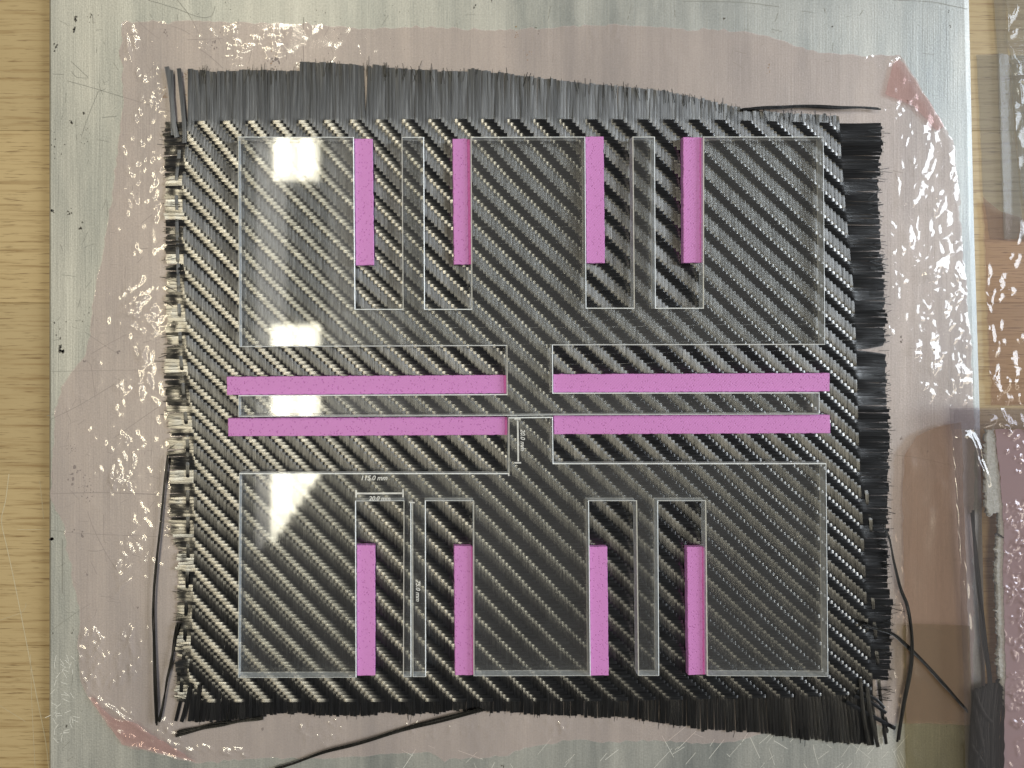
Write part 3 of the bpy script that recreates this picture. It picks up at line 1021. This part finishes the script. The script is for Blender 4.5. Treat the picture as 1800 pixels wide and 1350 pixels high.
def strand(name, lines, label, cat='loose strand', w0=3.0, zbase=.0012, mat=None):
    root = empty(name, P(lines[0][0][0], lines[0][0][1], .0004), label=label, cat=cat)
    for k, ln in enumerate(lines):
        p = np.asarray(ln, float)
        c = catmull(p[:, :2], 4)
        tt = np.linspace(0, 1, len(c))
        t = np.gradient(c, axis=0)
        t /= np.linalg.norm(t, axis=1)[:, None] + 1e-9
        nr = np.stack([t[:, 1], -t[:, 0]], 1)
        nb = 3
        for b_ in range(nb):
            ph = random.uniform(0, 6)
            offs = (b_ - 1) * w0 * .55 * (0.75 + .45 * np.sin(tt * 5 + ph)) + .5 * np.sin(tt * 17 + ph)
            n_end = len(c) - random.randrange(0, 3)
            cc = (c + nr * offs[:, None])[random.randrange(0, 2):n_end]
            q0 = np.linspace(0, 1, len(cc))
            zz = zbase + .00022 * np.sin(q0 * 11 + ph)
            w = w0 * .46 * (1 + .3 * np.sin(q0 * 13 + ph))
            V, F = tow_mesh(cc[:, 0], cc[:, 1], zz, w)
            V2 = V.copy(); V2[:, 2] -= .00022
            n_ = len(V)
            q = np.arange(len(cc) - 1) * 4
            side = np.vstack([np.stack([q, q + 4, q + 4 + n_, q + n_], 1), np.stack([q + 3, q + 3 + n_, q + 7 + n_, q + 7], 1)])
            mk('filament_bundle', np.vstack([V, V2]), np.vstack([F, side]), mat or M_LOOSE, root, smooth=True)
    return root


strand('carbon_strand', [[(1300, 193), (1340, 191), (1375, 189), (1400, 187.5), (1440, 188.5), (1480, 190), (1520, 190.5), (1551, 192)]],
       'loose black carbon strand lying level above the top right of the cloth', w0=2.8, zbase=.002)
strand('carbon_strand', [[(297, 800), (292, 838), (285, 900), (277, 980), (271, 1060), (271, 1120), (274, 1190), (276, 1240), (277, 1273)],
                         [(314, 1092), (307, 1130), (300, 1170), (292, 1210), (285, 1250), (280, 1270)]],
       'V shaped black carbon strand left of the cloth pointing down on the pink film', w0=2.7, zbase=.0022)
strand('carbon_strand', [[(308, 1291), (340, 1284), (380, 1275), (430, 1267), (470, 1258)]],
       'short flat carbon strand sticking out under the lower left cloth corner', w0=4.6, zbase=.0012)
strand('carbon_strand', [[(480, 1352), (520, 1340), (570, 1322), (620, 1308), (680, 1291), (740, 1274), (800, 1258), (850, 1246)]],
       'long dark carbon strand curving from the bottom edge under the cloth hem', w0=3.6, zbase=.0016)
strand('carbon_strand', [[(1543, 918), (1556, 945), (1563, 985), (1574, 1030), (1586, 1060), (1593, 1100), (1595, 1140), (1591, 1180), (1580, 1230), (1572, 1270), (1568, 1301)]],
       'curved black carbon strand hanging down along the right cloth edge', w0=3.2, zbase=.0042)
strand('carbon_strand', [[(1510, 1096), (1540, 1103), (1566, 1112), (1592, 1135), (1630, 1172), (1660, 1206), (1680, 1230), (1696, 1248)]],
       'black carbon strand running diagonally from the cloth to the clear bag', w0=3.2, zbase=.0032)
strand('carbon_strand', [[(1561, 1262), (1560, 1285), (1560, 1297)]], 'tiny carbon stub on the plate under the curved strand', w0=3.4, zbase=.0006)

# ---------------------------------------------------------------- acrylic templates
ZA0, ZA1 = 0.00180, 0.00630


def offset_in(poly, d):
    p = np.asarray(poly, float)
    area_ = 0.5 * np.sum(p[:, 0] * np.roll(p[:, 1], -1) - np.roll(p[:, 0], -1) * p[:, 1])
    sgn = 1 if area_ > 0 else -1
    out = []
    for i in range(len(p)):
        a, b, c = p[i - 1], p[i], p[(i + 1) % len(p)]
        e1 = (b - a) / np.linalg.norm(b - a); e2 = (c - b) / np.linalg.norm(c - b)
        n1 = sgn * np.array([-e1[1], e1[0]]); n2 = sgn * np.array([-e2[1], e2[0]])
        m = n1 + n2
        out.append(b + m * d / (1 + n1 @ n2))
    return np.array(out)


def template(name, poly, label):
    c = np.mean(poly, axis=0)
    root = empty(name, P(c[0], c[1], ZA0), label=label, cat='acrylic template')
    n = len(poly)
    pw = np.array([P(x, y, ZA1)[:2] for x, y in poly])
    rim = offset_in(pw, 0.00034)
    low = offset_in(pw, 0.00012)
    top = [(x, y, ZA1) for x, y in rim]
    bot = [(x, y, ZA0) for x, y in rim]
    o = mk('clear_panel', top + bot, [tuple(range(n)), tuple(range(2 * n - 1, n - 1, -1))], M_ACR, root)
    if o.data.polygons[0].normal.z < 0:
        o.data.flip_normals()
    # frosted cut edge: top rim, wall, bottom rim
    v = [(x, y, ZA1 - .00002) for x, y in rim] + [(x, y, ZA1 - .00025) for x, y in pw] + [(x, y, ZA0 + .0002) for x, y in low] + [(x, y, ZA0 + .00002) for x, y in rim]
    f, mi = [], []
    for i in range(n):
        j = (i + 1) % n
        for lv, mt in ((0, 0), (1, 1), (2, 2)):
            f.append((lv * n + i, lv * n + j, (lv + 1) * n + j, (lv + 1) * n + i)); mi.append(mt)
    mk('cut_edge', v, f, M_RIM, root, mats=[M_RIM, M_WALL, M_LOWRIM], midx=mi)
    return root


up_poly = [(418, 240), (622, 240.5), (624.5, 543), (708, 543), (706, 240.5), (745.5, 240.5), (747, 543), (829, 543), (827.5, 240.5), (1029, 240), (1031, 541), (1114.5, 541),
           (1112, 240), (1151.5, 240), (1153, 541), (1236, 541), (1236.5, 240), (1448, 240), (1451, 606), (972, 607), (972.5, 690.5), (1441, 690), (1441, 728.5),
           (972, 730), (893, 731), (418.5, 733), (418.5, 695), (891, 693), (890.5, 608), (420, 610)]
up = template('acrylic_template', up_poly, 'upper clear acrylic template with four slots open at the top and a crossbar')
lo_poly = [(894, 734), (972, 733), (973, 814.5), (1453, 814.5), (1456.5, 1190), (1243, 1188.5), (1240, 881), (1157, 881), (1159, 1188.5), (1122, 1188.5), (1118.5, 881), (1035.5, 881),
           (1038.5, 1188.5), (832.5, 1189), (832, 881), (748.5, 881), (749, 1190.5), (725.2, 1190.5), (724.6, 885), (723.0, 885), (723.2, 1190.5), (708.5, 1190.5), (709.5, 881), (625.5, 881.5),
           (626.5, 1191.5), (418, 1192), (420, 832), (894, 832)]
lo = template('acrylic_template', lo_poly, 'lower clear acrylic template with slots open at the bottom and engraved dimensions')


def engr(name, lines, parent):
    v, f = join([ribbon(np.array([a, ((a[0] + b_[0]) / 2, (a[1] + b_[1]) / 2), b_], float), w, ZA1, ZA1 + .00003) for a, b_, w in lines])
    mk(name, v, f, M_ENG, parent)


engr('dimension_line', [((627, 867.5), (708, 867), 3.0), ((626, 861), (626, 874.5), 3.0), ((708.5, 860), (708.5, 874), 2.6)], lo)
engr('dimension_line', [((910, 739), (911, 811), 2.8), ((904, 813.5), (916, 813.5), 2.6), ((904, 736.5), (915, 736.5), 2.4)], lo)
engr('dimension_line', [((719, 882.5), (729, 883.5), 2.4)], lo)
engr('dimension_line', [((894, 832), (894.4, 836.5), 2.6)], lo)


def text(body, px, py, size_px, rot, parent):
    c = bpy.data.curves.new('engraved_text', 'FONT')
    c.body = body
    c.size = size_px * S
    c.shear = 0.25
    c.space_character = 1.0
    c.offset = 0.00004
    c.align_x = 'CENTER'; c.align_y = 'CENTER'
    c.extrude = 0.00001
    t = bpy.data.objects.new('engraved_text', c)
    col.objects.link(t)
    bpy.context.view_layer.update()
    me = bpy.data.meshes.new_from_object(t.evaluated_get(bpy.context.evaluated_depsgraph_get()))
    bpy.data.objects.remove(t); bpy.data.curves.remove(c)
    me.materials.clear(); me.materials.append(M_ENG)
    o = bpy.data.objects.new('engraved_text', me)
    col.objects.link(o)
    o.parent = parent
    o.location = Vector(P(px, py, ZA1)) + Vector((0, 0, .00005)) - Vector(parent.location)
    o.rotation_euler = (0, 0, rot)


text('115.0 mm', 657, 840.5, 11.5, 0, lo)
text('20.0 mm', 667, 876.5, 10.5, 0, lo)
text('20.0 mm', 918.5, 773, 10.5, -math.pi / 2, lo)
text('75.0 mm', 734.5, 1038, 10.5, -math.pi / 2, lo)

# ---------------------------------------------------------------- pink printed bars
ZB0, ZB1 = 0.00180, 0.0044


def bar(corners, label, group, refl_band=None, seed=0):
    """corners: four pixel corners of the top face"""
    r = np.random.default_rng(seed)
    out = []
    for i in range(4):
        a, b_ = np.array(corners[i], float), np.array(corners[(i + 1) % 4], float)
        L = np.linalg.norm(b_ - a); m = max(3, int(L / 5)); d = (b_ - a); nn_ = np.array([-d[1], d[0]]) / L
        for q in range(m):
            out.append(a + d * q / m + nn_ * (r.normal(0, .28) if q else 0))
    top = np.array([P(x, y, ZB1)[:2] for x, y in out])
    inn = offset_in(top, .0002)
    n = len(top)
    c = top.mean(0)
    v = [(x, y, ZB1) for x, y in inn] + [(x, y, ZB1 - .00015) for x, y in top] + [(x, y, ZB0) for x, y in top]
    f = [tuple(range(n))]
    for i in range(n):
        j = (i + 1) % n
        f += [(i, i + n, j + n, j), (i + n, i + 2 * n, j + 2 * n, j + n)]
    o = mk('printed_bar', v, f, M_PINK, loc=(c[0], c[1], ZB0))
    if o.data.polygons[0].normal.z < 0:
        o.data.flip_normals()
    tag(o, label, 'pink bar', group)
    if refl_band:  # added strip that paints the bar's reflection in the slot wall
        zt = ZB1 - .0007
        q = [P(x, y, zt)[:2] for x, y in refl_band]
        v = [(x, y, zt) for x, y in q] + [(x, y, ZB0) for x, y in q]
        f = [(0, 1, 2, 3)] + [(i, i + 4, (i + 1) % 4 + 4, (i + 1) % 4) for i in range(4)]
        b2 = mk('refl_band', v, f, M_REFLPINK, o)
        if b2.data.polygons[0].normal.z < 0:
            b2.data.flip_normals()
    return o


GB = 'pink printed bars laid in the acrylic slots'
bar([(622.5, 243.5), (655, 244), (657.5, 466), (625, 466.5)], 'upright pink bar in the leftmost top slot beside the lamp reflection', GB, seed=1)
bar([(795.5, 244), (821, 244), (823.5, 465), (798, 465)], 'upright pink bar in the second top slot with a painted dark reflection on its right', GB, [(820.5, 245), (826, 245), (828, 464.5), (823, 464.5)], 2)
bar([(1029.5, 240), (1061, 240), (1063.5, 462.5), (1031.5, 462.5)], 'upright pink bar in the third top slot against its left wall', GB, seed=3)
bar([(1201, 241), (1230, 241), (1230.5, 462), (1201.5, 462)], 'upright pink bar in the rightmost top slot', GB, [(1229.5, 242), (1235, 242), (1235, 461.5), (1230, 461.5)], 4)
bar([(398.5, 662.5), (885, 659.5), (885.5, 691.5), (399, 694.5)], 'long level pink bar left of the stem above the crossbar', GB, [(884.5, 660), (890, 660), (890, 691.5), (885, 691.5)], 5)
bar([(972.5, 658), (1458.5, 656), (1458.5, 688), (973, 690)], 'long level pink bar right of the stem above the crossbar', GB, seed=6)
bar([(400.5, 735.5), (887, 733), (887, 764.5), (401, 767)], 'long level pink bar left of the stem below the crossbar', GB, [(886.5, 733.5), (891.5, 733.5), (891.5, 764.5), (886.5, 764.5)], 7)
bar([(973.5, 731), (1459, 729.5), (1460, 761.5), (974.5, 763.5)], 'long level pink bar right of the stem below the crossbar', GB, seed=8)
bar([(627, 959), (659.5, 958.5), (659.5, 1187.5), (627.5, 1188)], 'upright pink bar in the leftmost bottom slot under the engraved dimensions', GB, seed=9)
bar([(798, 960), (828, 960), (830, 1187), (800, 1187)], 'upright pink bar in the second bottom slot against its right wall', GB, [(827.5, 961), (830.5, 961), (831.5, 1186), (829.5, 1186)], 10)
bar([(1036, 961.5), (1067.5, 961), (1070, 1187.5), (1038, 1188)], 'upright pink bar in the third bottom slot against its left wall', GB, seed=11)
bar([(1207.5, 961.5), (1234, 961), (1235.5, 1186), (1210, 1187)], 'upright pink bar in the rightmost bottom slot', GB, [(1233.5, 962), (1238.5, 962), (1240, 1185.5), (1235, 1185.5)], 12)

# ---------------------------------------------------------------- clear bag with offcuts on the right
ZBAG = 0.0062
bag = empty('clear_bag', P(1760, 1030, .001), label='clear plastic bag with sealed top holding felt and carbon offcuts', cat='plastic bag')


def bulge(X, Y):
    ed = np.clip((X - (1672 + (Y - 718) * .04)) / 26, 0, 1)
    tp = np.clip((Y - 756) / 30, 0, 1)
    return .0016 * np.sin(ed * np.pi / 2) * (0.3 + .7 * tp) + .0004 * np.sin(Y * .021 + X * .03) * ed


bag_poly = [(1668, 718), (1700, 716.5), (1990, 717), (1990, 1480), (1702, 1480), (1697, 1350), (1693, 1180), (1688, 1060), (1684, 960), (1678, 830), (1673, 760), (1670, 748)]
rb = [(1682, 970, 1692, 1010, 4, .0010), (1691, 1010, 1694, 1060, 4, .0008), (1694, 1060, 1699, 1120, 4, .0007), (1676, 770, 1700, 762, 5, .0012), (1702, 765, 1712, 800, 5, .0010), (1710, 800, 1728, 850, 4, .0012),
      (1675, 750, 1760, 748, 2.6, .0003), (1675, 755, 1800, 753, 2.6, .0003), (1715, 745, 1752, 735, 5, .0012), (1757, 718, 1764, 745, 3, .0009), (1672, 720, 1669, 745, 3, .0003)]
bf = film('front_film', bag_poly, rb + cluster(1775, 752, 20, 12, 16, 60, 60, 16, 2.6, .0007, 71), ZBAG, M_BAG, 2.4, base_fn=bulge, parent=bag)
mk('seal_band', *(lambda a: (a[0], a[1]))(ribbon(np.array([(1670, 736), (1800, 735.5), (1990, 735)], float), 34, ZBAG + .0012, ZBAG + .0032)), M_BAG, bag)

felt_poly = rough_poly([(1736, 755), (1747, 755), (1757, 830), (1761, 880), (1775, 893), (1775, 1252), (1757, 1186), (1756, 1160), (1757, 1120), (1754, 1060), (1752, 1000), (1754, 960), (1758, 930), (1757, 900), (1748, 902), (1740, 908),
                        (1735, 895), (1734, 860), (1734, 800)], 1.2, 5, 21)
fo = film('felt_sheet', felt_poly, [], 0.0042, M_FELT, 3.0, base_fn=lambda X, Y: .0004 * np.sin(X * .9) * np.sin(Y * .7))
fr = empty('felt_strip', P(1760, 1000, .003), label='torn fuzzy white felt strip inside the clear bag', cat='felt')
fo.parent = fr; fo.location = -Vector(fr.location)
fo.modifiers.new('thickness', 'SOLIDIFY').thickness = 0.0016
parts = []
lb = felt_poly[(felt_poly[:, 0] < 1760)]
for k in range(220):
    a = lb[random.randrange(len(lb))]
    an = random.gauss(3.14, .8)
    ln = random.uniform(3, 9)
    p = [(a[0] + 1, a[1]), (a[0] + math.cos(an) * ln * .5, a[1] + math.sin(an) * ln * .5), (a[0] + math.cos(an + .6) * ln, a[1] + math.sin(an + .6) * ln)]
    parts.append(ribbon(p, .35, .0045, .0046))
v, f = join(parts)
tag(mk('fuzz', v, f, M_FIBRE, fr), kind='stuff')

pk = film('bag_film', rough_poly([(1749, 755), (1990, 755), (1990, 1480), (1766, 1480), (1765, 1300), (1768, 1185), (1766, 1100), (1763, 1000), (1765, 930), (1761, 880), (1757, 830)], .8, 8, 22),
          cluster(1785, 950, 22, 70, 60, 40, 50, 18, 1.9, .0004, 72) + cluster(1785, 1080, 22, 70, 60, 30, 50, 20, 1.9, .00045, 73) + cluster(1780, 1230, 14, 50, 30, 10, 15, 16, 1.9, .00045, 74) + cluster(1785, 790, 22, 40, 18, 30, 60, 14, 1.9, .00035, 75)
          + cluster(1785, 1310, 22, 40, 14, 20, 40, 16, 1.9, .00035, 76), 0.0048, M_BAGPINK, 1.7)
tag(pk, 'crumpled pink film stuffed in the clear bag along the right edge', 'plastic film')

strand('carbon_scrap', [[(1697, 893), (1700, 920), (1704, 970), (1709, 1020), (1716, 1080), (1721, 1130), (1726, 1180), (1727, 1206)]],
       'long thin black carbon scrap standing upright inside the clear bag', 'carbon scrap', 4.4, .0046)
strand('carbon_scrap', [[(1731, 933), (1742, 936), (1754, 940)]], 'short black carbon scrap beside the felt in the bag', 'carbon scrap', 2.6, .0046)
root = empty('carbon_offcut', P(1735, 1270, .002), label='dark bunch of carbon cloth offcuts at the bottom of the bag', cat='carbon scrap')
for k in range(34):
    x = 1708 + k * 1.7
    y = 1208 - (k * .7 if k < 30 else 20) + random.gauss(0, 2)
    c = catmull([(x, y), (x - 6 + random.gauss(0, 3), y + 60), (x - 8 + random.gauss(0, 4), 1330), (x - 6, 1420)], 8)
    V, F = tow_mesh(c[:, 0], c[:, 1], np.full(len(c), .0030 + .0004 * random.random()), 2.6)
    mk('offcut_tow', V, F, M_LOOSE, root, smooth=True)
for pts in ([(1698, 1302), (1708, 1318), (1722, 1340), (1738, 1400)], [(1706, 1245), (1714, 1285), (1722, 1330), (1726, 1400)], [(1711, 1400), (1708, 1340), (1714, 1310)], [(1705, 1210), (1712, 1230), (1722, 1250), (1736, 1265)]):
    c = catmull(pts, 5)
    V, F = tow_mesh(c[:, 0], c[:, 1], np.full(len(c), .0040), 2.6)
    mk('offcut_tow', V, F, M_LOOSE, root, smooth=True)
